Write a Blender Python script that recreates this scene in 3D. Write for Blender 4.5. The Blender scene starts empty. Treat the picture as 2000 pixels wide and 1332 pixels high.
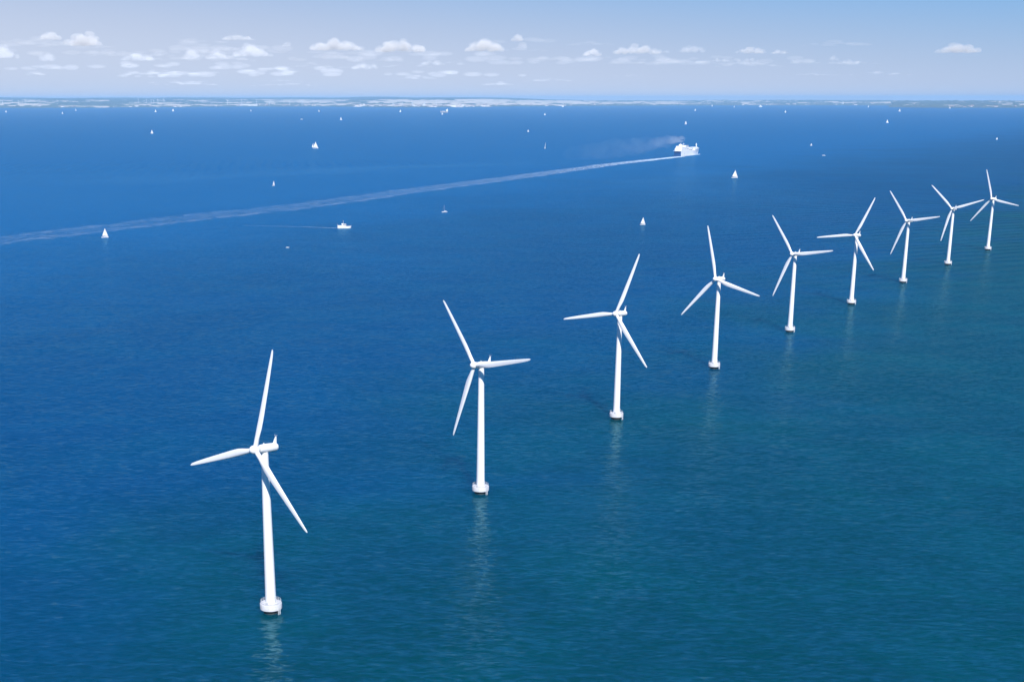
import bpy, bmesh, math, random
from mathutils import Vector, Matrix, noise as mnoise

random.seed(11)
SC = bpy.context.scene
COL = SC.collection
rad = math.radians

# ------------------------------------------------------------------ camera
CAM_H, PITCH, ROLL, FPX = 186.0753, rad(17.1972), rad(-0.0625), 2642.41
PPX, PPY = 1000 - 129.83, 666 + 345.46          # principal point in 2000x1332 pixels (the photo is a crop)
cd = bpy.data.cameras.new('camera'); cam = bpy.data.objects.new('camera', cd); COL.objects.link(cam)
cd.sensor_width = 36; cd.lens = FPX / 2000 * 36
cd.shift_x = 0.064916; cd.shift_y = 0.172728
cd.clip_start = 1; cd.clip_end = 400000
_f = Vector((0, math.cos(PITCH), -math.sin(PITCH))); _u = Vector((0, math.sin(PITCH), math.cos(PITCH))); _r = Vector((1, 0, 0))
_r2 = math.cos(ROLL) * _r + math.sin(ROLL) * _u; _u2 = -math.sin(ROLL) * _r + math.cos(ROLL) * _u
M = Matrix.Identity(4)
for i in range(3):
    M[i][0], M[i][1], M[i][2] = _r2[i], _u2[i], -_f[i]
M.translation = Vector((0, 0, CAM_H))
cam.matrix_world = M
SC.camera = cam

# ------------------------------------------------------------------ sky, sun, exposure
SUN_EL, SUN_ROT = rad(43), rad(170)              # behind the camera, a little to the right
wd = bpy.data.worlds.new('World'); SC.world = wd; wd.use_nodes = True
wn, wl = wd.node_tree.nodes, wd.node_tree.links
sky = wn.new('ShaderNodeTexSky'); sky.sky_type = 'NISHITA'; sky.sun_disc = False
sky.sun_elevation = SUN_EL; sky.sun_rotation = SUN_ROT
sky.altitude = 0; sky.air_density = 1.0; sky.dust_density = 0.0; sky.ozone_density = 6.0
bg = wn['Background']; bg.inputs[1].default_value = 0.10
# summer haze low in the sky: pale blue at the horizon, clean blue higher up
wtc = wn.new('ShaderNodeTexCoord'); wsp = wn.new('ShaderNodeSeparateXYZ'); wl.new(wtc.outputs['Generated'], wsp.inputs[0])
def wm(op, a, b):
    o = wn.new('ShaderNodeMath'); o.operation = op
    for i, v in enumerate((a, b)):
        if isinstance(v, (int, float)): o.inputs[i].default_value = v
        else: wl.new(v, o.inputs[i])
    return o.outputs[0]
elev = wm('MAXIMUM', wm('SUBTRACT', wsp.outputs[2], wm('MULTIPLY', wsp.outputs[0], -0.08)), 0.0)
low = wm('POWER', 2.71828, wm('MULTIPLY', wm('POWER', wm('MULTIPLY', elev, 1 / 0.086), 2.0), -1.0))
mid = wm('POWER', 2.71828, wm('MULTIPLY', elev, -1 / 0.22))
def wmix(f, a, b, mode='MIX'):
    o = wn.new('ShaderNodeMix'); o.data_type = 'RGBA'; o.blend_type = mode
    for s_, v in ((o.inputs[0], f), (o.inputs[6], a), (o.inputs[7], b)):
        if isinstance(v, (int, float)): s_.default_value = v
        elif isinstance(v, tuple): s_.default_value = (*v, 1)
        else: wl.new(v, s_)
    return o.outputs[2]
blue = wmix(mid, wmix(1.0, sky.outputs[0], (0.3, 0.82, 1.15), 'MULTIPLY'), (0.45, 1.4, 4.0))
wl.new(wmix(low, blue, (4.4, 5.0, 6.3)), bg.inputs[0])
sd = bpy.data.lights.new('sun', 'SUN'); sd.energy = 5.0; sd.angle = rad(0.53); sd.color = (1.0, 0.96, 0.91)
so = bpy.data.objects.new('sun', sd); COL.objects.link(so)
sdir = Vector((math.sin(SUN_ROT) * math.cos(SUN_EL), math.cos(SUN_ROT) * math.cos(SUN_EL), math.sin(SUN_EL)))
so.rotation_euler = sdir.to_track_quat('Z', 'Y').to_euler(); so.location = (300, -300, 900)
vs = SC.view_settings
vs.view_transform = 'Standard'; vs.look = 'None'; vs.gamma = 1; vs.exposure = 0.4
cy = SC.cycles
cy.max_bounces = 6; cy.diffuse_bounces = 2; cy.glossy_bounces = 2; cy.transmission_bounces = 2
cy.volume_bounces = 0; cy.transparent_max_bounces = 12; cy.use_denoising = True; cy.denoising_prefilter = 'ACCURATE'; cy.denoising_input_passes = 'RGB_ALBEDO_NORMAL'
cy.use_adaptive_sampling = False
cy.caustics_reflective = False; cy.caustics_refractive = False

# ------------------------------------------------------------------ helpers
def at(px, py, z=0.0):
    """world point at height z seen at a pixel of the 2000x1332 photo"""
    d = _f + _r2 * ((px - PPX) / FPX) - _u2 * ((py - PPY) / FPX)
    t = (z - CAM_H) / d.z
    return Vector((0, 0, CAM_H)) + d * t

def at_dist(px, py, dist):
    d = _f + _r2 * ((px - PPX) / FPX) - _u2 * ((py - PPY) / FPX)
    return Vector((0, 0, CAM_H)) + d * (dist / d.y)

def nodes(name):
    m = bpy.data.materials.new(name); m.use_nodes = True
    n, l = m.node_tree.nodes, m.node_tree.links
    return m, n, l, n['Principled BSDF']

def N(n, kind, **kw):
    o = n.new(kind)
    for k, v in kw.items():
        setattr(o, k, v)
    return o

def math_node(n, l, op, a, b=None, c=None, clamp=False):
    o = n.new('ShaderNodeMath'); o.operation = op; o.use_clamp = clamp
    for i, v in enumerate((a, b, c)):
        if v is None: continue
        if isinstance(v, (int, float)): o.inputs[i].default_value = v
        else: l.new(v, o.inputs[i])
    return o.outputs[0]

def smooth(n, l, v, lo, hi, o0=0.0, o1=1.0):
    o = n.new('ShaderNodeMapRange'); o.interpolation_type = 'SMOOTHSTEP'
    l.new(v, o.inputs[0]); o.inputs[1].default_value = lo; o.inputs[2].default_value = hi
    o.inputs[3].default_value = o0; o.inputs[4].default_value = o1
    return o.outputs[0]

def mix_rgb(n, l, fac, a, b):
    o = n.new('ShaderNodeMix'); o.data_type = 'RGBA'
    for s, v in ((o.inputs[0], fac), (o.inputs[6], a), (o.inputs[7], b)):
        if isinstance(v, (int, float)): s.default_value = v
        elif isinstance(v, tuple): s.default_value = (*v, 1)
        else: l.new(v, s)
    return o.outputs[2]

def noise_tex(n, l, vec, scale, detail=3, rough=0.55, dist=0.0):
    o = n.new('ShaderNodeTexNoise'); o.inputs['Scale'].default_value = scale
    o.inputs['Detail'].default_value = detail; o.inputs['Roughness'].default_value = rough
    o.inputs['Distortion'].default_value = dist
    if vec is not None: l.new(vec, o.inputs['Vector'])
    return o

def paint(name, col, rough=0.4, var=0.05, scale=0.6, metal=0.0, streak=False):
    """painted or plain solid surface with slight uneven weathering"""
    m, n, l, p = nodes(name)
    tc = n.new('ShaderNodeTexCoord')
    mp = n.new('ShaderNodeMapping'); l.new(tc.outputs['Object'], mp.inputs[0])
    if streak: mp.inputs['Scale'].default_value = (1, 1, 0.08)
    nz = noise_tex(n, l, mp.outputs[0], scale, 4)
    f = smooth(n, l, nz.outputs[0], 0.3, 0.7)
    c = mix_rgb(n, l, f, tuple(max(0, v * (1 - var)) for v in col), tuple(min(1, v * (1 + var * .4)) for v in col))
    l.new(c, p.inputs['Base Color'])
    p.inputs['Roughness'].default_value = rough; p.inputs['Metallic'].default_value = metal
    return m

def obj(name, bm, mat, parent=None, smooth_deg=None, recalc=True):
    if recalc: bmesh.ops.recalc_face_normals(bm, faces=bm.faces)
    me = bpy.data.meshes.new(name); bm.to_mesh(me); bm.free()
    if smooth_deg is not None:
        for p in me.polygons: p.use_smooth = True
        if smooth_deg < 179: me.set_sharp_from_angle(angle=rad(smooth_deg))
    o = bpy.data.objects.new(name, me); COL.objects.link(o)
    if mat: me.materials.append(mat)
    if parent: o.parent = parent
    return o

def tag(o, label=None, cat=None, group=None, kind=None):
    if label: o['label'] = label
    if cat: o['category'] = cat
    if group: o['group'] = group
    if kind: o['kind'] = kind
    return o

def empty(name, loc, rz=0.0):
    o = bpy.data.objects.new(name, None); COL.objects.link(o)
    o.location = loc; o.rotation_euler = (0, 0, rz); o.empty_display_size = 2
    return o

def copy_tree(o, parent=None):
    c = o.copy(); COL.objects.link(c)
    if parent: c.parent = parent
    for ch in list(o.children): copy_tree(ch, c)
    return c

def box(bm, c, s, taper=1.0, bev=0.0):
    x, y, z = s[0] / 2, s[1] / 2, s[2] / 2
    vs_ = []
    for sz in (-1, 1):
        k = taper if sz > 0 else 1
        for sx, sy in ((-1, -1), (1, -1), (1, 1), (-1, 1)):
            vs_.append(bm.verts.new((c[0] + sx * x * k, c[1] + sy * y * k, c[2] + sz * z)))
    fs = [bm.faces.new(vs_[i] for i in q) for q in ((3, 2, 1, 0), (4, 5, 6, 7), (0, 1, 5, 4), (1, 2, 6, 5), (2, 3, 7, 6), (3, 0, 4, 7))]
    if bev:
        es = set(e for f in fs for e in f.edges)
        bmesh.ops.bevel(bm, geom=list(es), offset=bev, segments=2, affect='EDGES')

def ring(bm, c, ax, up, r, n, ry=None):
    ax = Vector(ax).normalized(); up = Vector(up); up = (up - ax * up.dot(ax)).normalized(); sd_ = ax.cross(up)
    ry = r if ry is None else ry
    return [bm.verts.new(Vector(c) + sd_ * (r * math.cos(2 * math.pi * k / n)) + up * (ry * math.sin(2 * math.pi * k / n))) for k in range(n)]

def skin(bm, rings, cap=True):
    for a, b in zip(rings, rings[1:]):
        n = len(a)
        for k in range(n):
            bm.faces.new((a[k], a[(k + 1) % n], b[(k + 1) % n], b[k]))
    if cap:
        bm.faces.new(rings[0][::-1]); bm.faces.new(rings[-1])

def lathe(bm, prof, n=40, axis=(0, 0, 1), origin=(0, 0, 0)):
    """profile of (radius, distance along axis)"""
    ax = Vector(axis).normalized(); up = Vector((1, 0, 0)) if abs(ax.x) < .9 else Vector((0, 0, 1))
    skin(bm, [ring(bm, Vector(origin) + ax * h, ax, up, max(r, .002), n) for r, h in prof])

def tube(bm, pts, r, n=8, r2=None):
    pts = [Vector(p) for p in pts]; rs = []
    for i, p in enumerate(pts):
        d = (pts[min(i + 1, len(pts) - 1)] - pts[max(i - 1, 0)]).normalized()
        up = Vector((0, 0, 1)) if abs(d.z) < .9 else Vector((1, 0, 0))
        t = i / max(1, len(pts) - 1)
        rs.append(ring(bm, p, d, up, r if r2 is None else r + (r2 - r) * t, n))
    skin(bm, rs)

def loop_tube(bm, pts, r, n=6):
    pts = [Vector(p) for p in pts]; m_ = len(pts); rs = []
    for i, p in enumerate(pts):
        d = (pts[(i + 1) % m_] - pts[i - 1]).normalized()
        rs.append(ring(bm, p, d, (0, 0, 1), r, n))
    for i in range(m_):
        a, b = rs[i], rs[(i + 1) % m_]
        for k in range(n):
            bm.faces.new((a[k], a[(k + 1) % n], b[(k + 1) % n], b[k]))

# ------------------------------------------------------------------ materials
M_WHITE = paint('turbine_white', (0.80, 0.80, 0.80), 0.35, 0.05, 0.35, streak=True)
M_BLADE = paint('blade_white', (0.80, 0.80, 0.81), 0.32, 0.04, 0.25)
M_CONC = paint('pale_concrete', (0.58, 0.58, 0.60), 0.8, 0.14, 0.8)
M_WET_SHADE = paint('wet_shaded_concrete', (0.045, 0.052, 0.05), 0.45, 0.35, 0.9)  # wet, and darkened further to carry the shade under the rim
M_STEEL = paint('galvanised_rail', (0.62, 0.63, 0.65), 0.45, 0.1, 2.0)
M_HULLW = paint('ship_white', (0.82, 0.82, 0.82), 0.4, 0.06, 0.08, streak=True)
M_STERN_SHADE = paint('stern_shade_blue', (0.01, 0.07, 0.22), 0.45, 0.15, 0.15)  # dark blue that paints in the shade on the ship's stern
M_GREYW = paint('deck_grey', (0.55, 0.56, 0.58), 0.6, 0.15, 0.15)
M_SAIL = paint('sailcloth', (0.82, 0.81, 0.79), 0.7, 0.05, 0.4)
M_GEL = paint('gelcoat_white', (0.80, 0.80, 0.80), 0.3, 0.04, 0.6)
M_GLASS = paint('dark_glass', (0.03, 0.04, 0.05), 0.12, 0.1, 0.5)
M_ALU = paint('mast_aluminium', (0.62, 0.63, 0.65), 0.4, 0.05, 1.0)
M_WALLW = paint('rendered_wall', (0.78, 0.77, 0.74), 0.8, 0.1, 0.05)
M_ROOF = paint('tiled_roof', (0.30, 0.22, 0.19), 0.8, 0.2, 0.05)

# ------------------------------------------------------------------ water
def water_material():
    m, n, l, p = nodes('sea_water')
    geo = n.new('ShaderNodeNewGeometry')
    pos = geo.outputs['Position']
    sep = n.new('ShaderNodeSeparateXYZ'); l.new(pos, sep.inputs[0])
    X, Y = sep.outputs[0], sep.outputs[1]
    # --- colour: deep blue, brighter far off beyond the shoal, greener over the shoal the turbines stand on
    s = math_node(n, l, 'ADD', math_node(n, l, 'MULTIPLY', X, 0.86), math_node(n, l, 'MULTIPLY', Y, -0.51))
    big = noise_tex(n, l, pos, 0.0035, 4, 0.55, 0.4)
    s2 = math_node(n, l, 'ADD', s, math_node(n, l, 'MULTIPLY', math_node(n, l, 'SUBTRACT', big.outputs[0], 0.5), 700))
    shoal = smooth(n, l, s2, -600, -180)
    patch = noise_tex(n, l, pos, 0.011, 3, 0.5, 0.6)
    pf = smooth(n, l, patch.outputs[0], 0.42, 0.66)
    deep = mix_rgb(n, l, pf, (0.0, 0.045, 0.130), (0.0, 0.051, 0.138))
    green = mix_rgb(n, l, pf, (0.0, 0.042, 0.058), (0.0, 0.051, 0.067))
    far_blue = smooth(n, l, s2, -1700, -650, 1.0, 0.0)
    deep = mix_rgb(n, l, far_blue, deep, (0.0, 0.080, 0.232))
    base = mix_rgb(n, l, shoal, deep, green)
    # --- waves: slopes taken from stretched noise in world metres
    def slopes(rot, sx, sy, detail, rough, dist=0.3):
        mp = n.new('ShaderNodeMapping'); mp.vector_type = 'TEXTURE'
        mp.inputs['Rotation'].default_value = (0, 0, rot); mp.inputs['Scale'].default_value = (sx, sy, 1)
        l.new(pos, mp.inputs[0])
        nz = noise_tex(n, l, mp.outputs[0], 1.0, detail, rough, dist)
        sb = n.new('ShaderNodeVectorMath'); sb.operation = 'SUBTRACT'; l.new(nz.outputs['Color'], sb.inputs[0]); sb.inputs[1].default_value = (0.5, 0.5, 0.5)
        return sb.outputs[0]
    def vscale(v, k):
        o = n.new('ShaderNodeVectorMath'); o.operation = 'MULTIPLY'; l.new(v, o.inputs[0])
        if isinstance(k, tuple): o.inputs[1].default_value = k
        else:
            cb = n.new('ShaderNodeCombineXYZ'); l.new(k, cb.inputs[0]); l.new(k, cb.inputs[1]); l.new(k, cb.inputs[2]); l.new(cb.outputs[0], o.inputs[1])
        return o.outputs[0]
    def vadd(a, b):
        o = n.new('ShaderNodeVectorMath'); o.operation = 'ADD'; l.new(a, o.inputs[0])
        if isinstance(b, tuple): o.inputs[1].default_value = b
        else: l.new(b, o.inputs[1])
        return o.outputs[0]
    chop = vscale(slopes(rad(-10), 5.4, 2.0, 4, 0.6, 0.5), (0.2, 0.52, 0))
    rip = vscale(slopes(rad(8), 4.0, 1.7, 2, 0.6, 0.3), (0.18, 0.3, 0))
    swell = vscale(slopes(rad(-8), 34.0, 13.0, 2, 0.5, 0.8), (0.05, 0.13, 0))
    # wind streaks: long patches where the small waves are weaker or stronger
    wm = n.new('ShaderNodeMapping'); wm.vector_type = 'TEXTURE'; wm.inputs['Rotation'].default_value = (0, 0, rad(6)); wm.inputs['Scale'].default_value = (900, 330, 1)
    l.new(pos, wm.inputs[0])
    wnz = noise_tex(n, l, wm.outputs[0], 1.0, 4, 0.55, 0.8)
    wm2 = n.new('ShaderNodeMapping'); wm2.vector_type = 'TEXTURE'; wm2.inputs['Rotation'].default_value = (0, 0, rad(-14)); wm2.inputs['Scale'].default_value = (95, 42, 1)
    l.new(pos, wm2.inputs[0])
    wnz2 = noise_tex(n, l, wm2.outputs[0], 1.0, 3, 0.6, 0.5)
    amp = math_node(n, l, 'MULTIPLY', smooth(n, l, wnz.outputs[0], 0.3, 0.7, 0.75, 1.25), smooth(n, l, wnz2.outputs[0], 0.3, 0.7, 0.85, 1.15))
    # the ship's wave pattern: two arms of rougher water and fanned ripples astern of it
    SX, SY, HX, HY = 794.4, 4716.1, 0.48, 0.877
    rx = math_node(n, l, 'SUBTRACT', X, SX); ry = math_node(n, l, 'SUBTRACT', Y, SY)
    du = math_node(n, l, 'MULTIPLY', math_node(n, l, 'ADD', math_node(n, l, 'MULTIPLY', rx, HX), math_node(n, l, 'MULTIPLY', ry, HY)), -1)
    dv = math_node(n, l, 'ABSOLUTE', math_node(n, l, 'SUBTRACT', math_node(n, l, 'MULTIPLY', rx, HY), math_node(n, l, 'MULTIPLY', ry, HX)))
    ratio = math_node(n, l, 'DIVIDE', dv, math_node(n, l, 'MAXIMUM', du, 1.0))
    am = n.new('ShaderNodeMapping'); am.vector_type = 'TEXTURE'; am.inputs['Rotation'].default_value = (0, 0, rad(30)); am.inputs['Scale'].default_value = (520, 240, 1); l.new(pos, am.inputs[0])
    anz = noise_tex(n, l, am.outputs[0], 1.0, 4, 0.55, 0.5)
    wob = math_node(n, l, 'ADD', ratio, math_node(n, l, 'MULTIPLY', math_node(n, l, 'SUBTRACT', anz.outputs[0], 0.5), 0.35))
    arms = math_node(n, l, 'MULTIPLY', smooth(n, l, wob, 0.22, 0.36), math_node(n, l, 'SUBTRACT', 1.0, smooth(n, l, wob, 0.36, 0.58)))
    arms = math_node(n, l, 'MULTIPLY', arms, math_node(n, l, 'MULTIPLY', smooth(n, l, du, 450, 1000), math_node(n, l, 'SUBTRACT', 1.0, smooth(n, l, du, 1500, 2700))))
    fan = math_node(n, l, 'MULTIPLY', smooth(n, l, wob, 0.3, 0.7), math_node(n, l, 'SUBTRACT', 1.0, smooth(n, l, wob, 0.9, 1.6)))
    fan = math_node(n, l, 'MULTIPLY', fan, math_node(n, l, 'MULTIPLY', smooth(n, l, du, 500, 1200), math_node(n, l, 'SUBTRACT', 1.0, smooth(n, l, du, 2600, 3800))))
    ph = math_node(n, l, 'ADD', math_node(n, l, 'ADD', math_node(n, l, 'MULTIPLY', du, 0.115), math_node(n, l, 'MULTIPLY', dv, 0.16)), math_node(n, l, 'MULTIPLY', anz.outputs[0], 14.0))
    fsl = math_node(n, l, 'MULTIPLY', math_node(n, l, 'MULTIPLY', math_node(n, l, 'SINE', ph), fan), 0.055)
    fcb = n.new('ShaderNodeCombineXYZ'); l.new(fsl, fcb.inputs[0]); l.new(fsl, fcb.inputs[1])
    tot = vadd(vscale(vadd(vadd(chop, rip), swell), amp), fcb.outputs[0])
    nrm = n.new('ShaderNodeVectorMath'); nrm.operation = 'NORMALIZE'; l.new(vadd(vscale(tot, (3.2, 1.0, 1)), (0, 0, 1)), nrm.inputs[0])
    n.remove(p)
    # light coming back out of the water, spread through its upper metres
    df = n.new('ShaderNodeSubsurfaceScattering'); df.falloff = 'BURLEY'; df.inputs['Scale'].default_value = 1.0; df.inputs['Radius'].default_value = (10, 30, 30); l.new(nrm.outputs[0], df.inputs['Normal']); l.new(base, df.inputs[0])
    gl = n.new('ShaderNodeBsdfGlossy'); gl.inputs['Roughness'].default_value = 0.11; gl.inputs[0].default_value = (0.38, 0.80, 1.0, 1); l.new(nrm.outputs[0], gl.inputs['Normal'])
    fr = n.new('ShaderNodeFresnel'); fr.inputs['IOR'].default_value = 1.33; nrf = n.new('ShaderNodeVectorMath'); nrf.operation = 'NORMALIZE'; l.new(vadd(vscale(tot, (2.0, 3.8, 1)), (0, 0, 1)), nrf.inputs[0]); l.new(nrf.outputs[0], fr.inputs['Normal'])
    # the camera's polarising filter holds the surface glare down
    fac = math_node(n, l, 'DIVIDE', math_node(n, l, 'MULTIPLY', fr.outputs[0], math_node(n, l, 'ADD', math_node(n, l, 'MULTIPLY', arms, 0.8), 2.3)), math_node(n, l, 'ADD', math_node(n, l, 'MULTIPLY', fr.outputs[0], 12.0), 1.0))
    mx = n.new('ShaderNodeMixShader'); l.new(fac, mx.inputs[0]); l.new(df.outputs[0], mx.inputs[1]); l.new(gl.outputs[0], mx.inputs[2])
    l.new(mx.outputs[0], n['Material Output'].inputs['Surface'])
    return m

M_WATER = water_material()
bm = bmesh.new()
radii = [0, 60, 150, 300, 500, 750, 1100, 1600, 2300, 3300, 4700, 6600, 9300, 13000, 18000, 25000, 34000, 46000]
NA = 96
prev = None
for rr in radii:
    if rr == 0:
        cur = [bm.verts.new((0, 0, 0))]
    else:
        cur = [bm.verts.new((rr * math.cos(2 * math.pi * k / NA), rr * math.sin(2 * math.pi * k / NA), 0)) for k in range(NA)]
    if prev is not None:
        for k in range(NA):
            if len(prev) == 1: bm.faces.new((prev[0], cur[k], cur[(k + 1) % NA]))
            else: bm.faces.new((prev[k], cur[k], cur[(k + 1) % NA], prev[(k + 1) % NA]))
    prev = cur
sea = obj('water', bm, M_WATER, recalc=False)
tag(sea, 'rippled blue sea turning teal over the shoal', kind='structure')

# ------------------------------------------------------------------ far coast
def shore_y(px):
    """pixel height of the waterline along the coast"""
    pts = [(-300, 211.5), (150, 211), (330, 210), (420, 209), (650, 208.7), (820, 210.3), (900, 210), (1000, 208.2), (1120, 207.6), (1250, 206.8), (1420, 206.3), (1660, 206.3), (1740, 206.5), (1745, 210.2), (1830, 211), (2000, 211), (2300, 211)]
    for (a, ya), (b, yb) in zip(pts, pts[1:]):
        if a <= px <= b: return ya + (yb - ya) * (px - a) / (b - a)
    return 211
def bearing_px(x, y):
    """photo column of a far bearing"""
    v = Vector((x, y, -CAM_H)); return PPX + FPX * v.dot(_r2) / v.dot(_f)
def shore_dist(tanb, _c={}):
    k = round(tanb, 4)
    if k not in _c:
        px = bearing_px(k * 30000, 30000); _c[k] = at(px, shore_y(px)).y
    return _c[k]
def ridge_h(tanb, d):
    """smooth relief: low coastal plain, farmed slopes, a long wooded ridge far inland on the left"""
    t = max(0.0, min(1.0, (0.13 - tanb) / 0.12)); t = t * t * (3 - 2 * t)
    far = (4 + 78 * t) * max(0, min(1, (d - 6500) / 7500)) ** 1.4
    mid = (108 + 44 * t) * max(0, min(1, d / 7500)) ** .85
    return far + mid
def terrain_h(x, y):
    tb = x / y; d = y - shore_dist(tb)
    if d < 0: return -0.5
    nz = mnoise.noise(Vector((x / 2600, y / 4200, 3.1))) + .5 * mnoise.noise(Vector((x / 900, y / 1800, 7.7)))
    up = min(1, d / 90)
    return 4 * up + ridge_h(tb, d) * (1 + .10 * nz) + 7 * nz * min(1, d / 1500)
def cover(x, y):
    """> 0 ripe fields, < 0 woodland and gardens"""
    tb = x / y; d = y - shore_dist(tb)
    a = mnoise.noise(Vector((x / 1500, y / 1500, 1.7))) * .8 + .7 * mnoise.noise(Vector((x / 420, y / 900, 9.2))) + .35 * mnoise.noise(Vector((x / 160, y / 420, 4.4)))
    b = -.55 * max(0, 1 - d / 900)                      # gardens and shelter belts by the shore
    c = -1.3 * max(0, min(1, (d - 8500) / 1200))        # the wooded ridge
    e = .34 * math.exp(-((tb - .01) / .10) ** 2) + .18 * math.exp(-((tb - .16) / .05) ** 2) - .12 * math.exp(-((tb - .28) / .06) ** 2) + .1 * math.exp(-((tb - .40) / .03) ** 2)
    return a + b + c + e - .02
xs = [(-.36 + .82 * i / 700) for i in range(701)]
ds = [-120, 0, 40, 100, 180, 280, 400, 550, 720, 900, 1100, 1350, 1600, 1900, 2200, 2600, 3000, 3500, 4000, 4600, 5200, 5900, 6600, 7400, 8200, 9100, 10000, 11000, 12000, 13000, 14000]
bm = bmesh.new(); grid = []
for dd in ds:
    row = []
    for tb in xs:
        y = shore_dist(tb) + dd
        x = tb * y
        row.append(bm.verts.new((x, y, terrain_h(x, y) if dd > 0 else (-.6 if dd < 0 else .25))))
    grid.append(row)
for a, b in zip(grid, grid[1:]):
    for i in range(len(a) - 1):
        bm.faces.new((a[i], a[i + 1], b[i + 1], b[i]))
m, n, l, p = nodes('coast_fields')
geo = n.new('ShaderNodeNewGeometry')
at_ = n.new('ShaderNodeAttribute'); at_.attribute_name = 'cover'
mpv = n.new('ShaderNodeMapping'); mpv.inputs['Scale'].default_value = (1 / 260, 1 / 520, 0); l.new(geo.outputs['Position'], mpv.inputs[0])
vor = n.new('ShaderNodeTexVoronoi'); vor.inputs['Scale'].default_value = 1.0; l.new(mpv.outputs[0], vor.inputs['Vector'])
rampv = n.new('ShaderNodeSeparateColor'); l.new(vor.outputs['Color'], rampv.inputs[0])
fieldc = mix_rgb(n, l, smooth(n, l, rampv.outputs[0], .55, .75), (0.70, 0.60, 0.48), (0.50, 0.45, 0.33))
gn = noise_tex(n, l, geo.outputs['Position'], 1 / 90, 3)
woodc = mix_rgb(n, l, gn.outputs[0], (0.08, 0.10, 0.095), (0.12, 0.14, 0.12))
cfac = smooth(n, l, math_node(n, l, 'ADD', at_.outputs['Fac'], math_node(n, l, 'MULTIPLY', math_node(n, l, 'SUBTRACT', rampv.outputs[1], .5), .5)), -.06, .06)
l.new(mix_rgb(n, l, cfac, woodc, fieldc), p.inputs['Base Color']); p.inputs['Roughness'].default_value = .9
p.inputs['Specular IOR Level'].default_value = .1
land = obj('hills', bm, m, smooth_deg=180, recalc=False)
att = land.data.attributes.new('cover', 'FLOAT', 'POINT')
att.data.foreach_set('value', [cover(v.co.x, max(v.co.y, 1)) for v in land.data.vertices])
tag(land, 'low hazy coast of pale ripe fields and dark woods', kind='structure')

# woods on the coast: raised lumpy canopy, one mass
bm = bmesh.new()
rw = random.Random(5)
for i in range(5200):
    tb = -.33 + .75 * rw.random(); d = 30 + 9000 * rw.random() ** 1.8
    y = shore_dist(tb) + d; x = tb * y
    if cover(x, y) > -.08: continue
    h = terrain_h(x, y); w = rw.uniform(35, 170); hh = rw.uniform(10, 24); k = 6
    lo = [bm.verts.new((x + w * math.cos(6.283 * q / k) * rw.uniform(.8, 1.2), y + w * .8 * math.sin(6.283 * q / k), h - 3)) for q in range(k)]
    hi = [bm.verts.new((v.co.x * .45 + x * .55, v.co.y * .45 + y * .55, h + hh * rw.uniform(.75, 1.1))) for v in lo]
    for q in range(k): bm.faces.new((lo[q], lo[(q + 1) % k], hi[(q + 1) % k], hi[q]))
    bm.faces.new(hi)
tag(obj('woodland', bm, paint('tree_canopy', (0.07, 0.09, 0.06), .9, .35, .02), smooth_deg=60), 'dark woods and shelter belts along the far coast', 'woodland', kind='stuff')

# ------------------------------------------------------------------ haze
bm = bmesh.new(); box(bm, (2000, 27000, 135.5), (90000, 62000, 273))
m = bpy.data.materials.new('haze'); m.use_nodes = True; n, l = m.node_tree.nodes, m.node_tree.links
n.remove(n['Principled BSDF'])
pv = n.new('ShaderNodeVolumePrincipled'); pv.inputs['Color'].default_value = (0.30, 0.57, 0.89, 1); pv.inputs['Density'].default_value = 2.3e-5
pv.inputs['Anisotropy'].default_value = -0.25
l.new(pv.outputs[0], n['Material Output'].inputs['Volume'])
tag(obj('haze', bm, m), 'thin blue summer haze over the sea', 'haze', kind='stuff')

# ------------------------------------------------------------------ wind turbines
def blade_mesh(sections, nseg=20):
    """sections: (r, chord, thickness ratio, twist, trailing share)"""
    bm = bmesh.new(); rs = []
    for r, ch, th, tw, le in sections:
        ring_ = []
        for k in range(nseg):
            a = 2 * math.pi * k / nseg
            u = .5 - .5 * math.cos(a)                     # 0 leading .. 1 trailing
            shape = math.sqrt(max(u, 0)) * (1 - u) * 1.9 + .02
            circ = abs(math.sin(a)) * .5
            w = max(0, min(1, (th - .35) / .6))
            v = (shape * (1 - w) * th * .85 + circ * w * th) * (1 if math.sin(a) >= 0 else -1)
            c_, t_ = (u - le) * ch, v * ch
            x = c_ * math.cos(tw) - t_ * math.sin(tw); y = c_ * math.sin(tw) + t_ * math.cos(tw)
            ring_.append(bm.verts.new((y, x, r)))         # local: x along rotor axis, y in the rotor plane, z along the blade
        rs.append(ring_)
    skin(bm, rs)
    return bm
BL = [(0.9, 1.75, 1.0, 0, .5), (2.4, 1.75, 1.0, 0, .5), (4.2, 1.98, .78, rad(12), .44), (6.4, 2.45, .50, rad(12), .38), (8.8, 2.78, .36, rad(10), .35),
      (11.5, 2.76, .29, rad(8), .34), (15, 2.58, .24, rad(6), .34), (20, 2.3, .21, rad(4), .34), (25, 2.0, .19, rad(2.2), .34), (30, 1.66, .18, rad(1), .34),
      (34, 1.34, .17, 0, .34), (36.3, 1.06, .16, 0, .34), (37.5, .74, .16, 0, .38), (38.0, .3, .2, 0, .45)]
OH, TILT = 4.538, rad(5)
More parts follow.
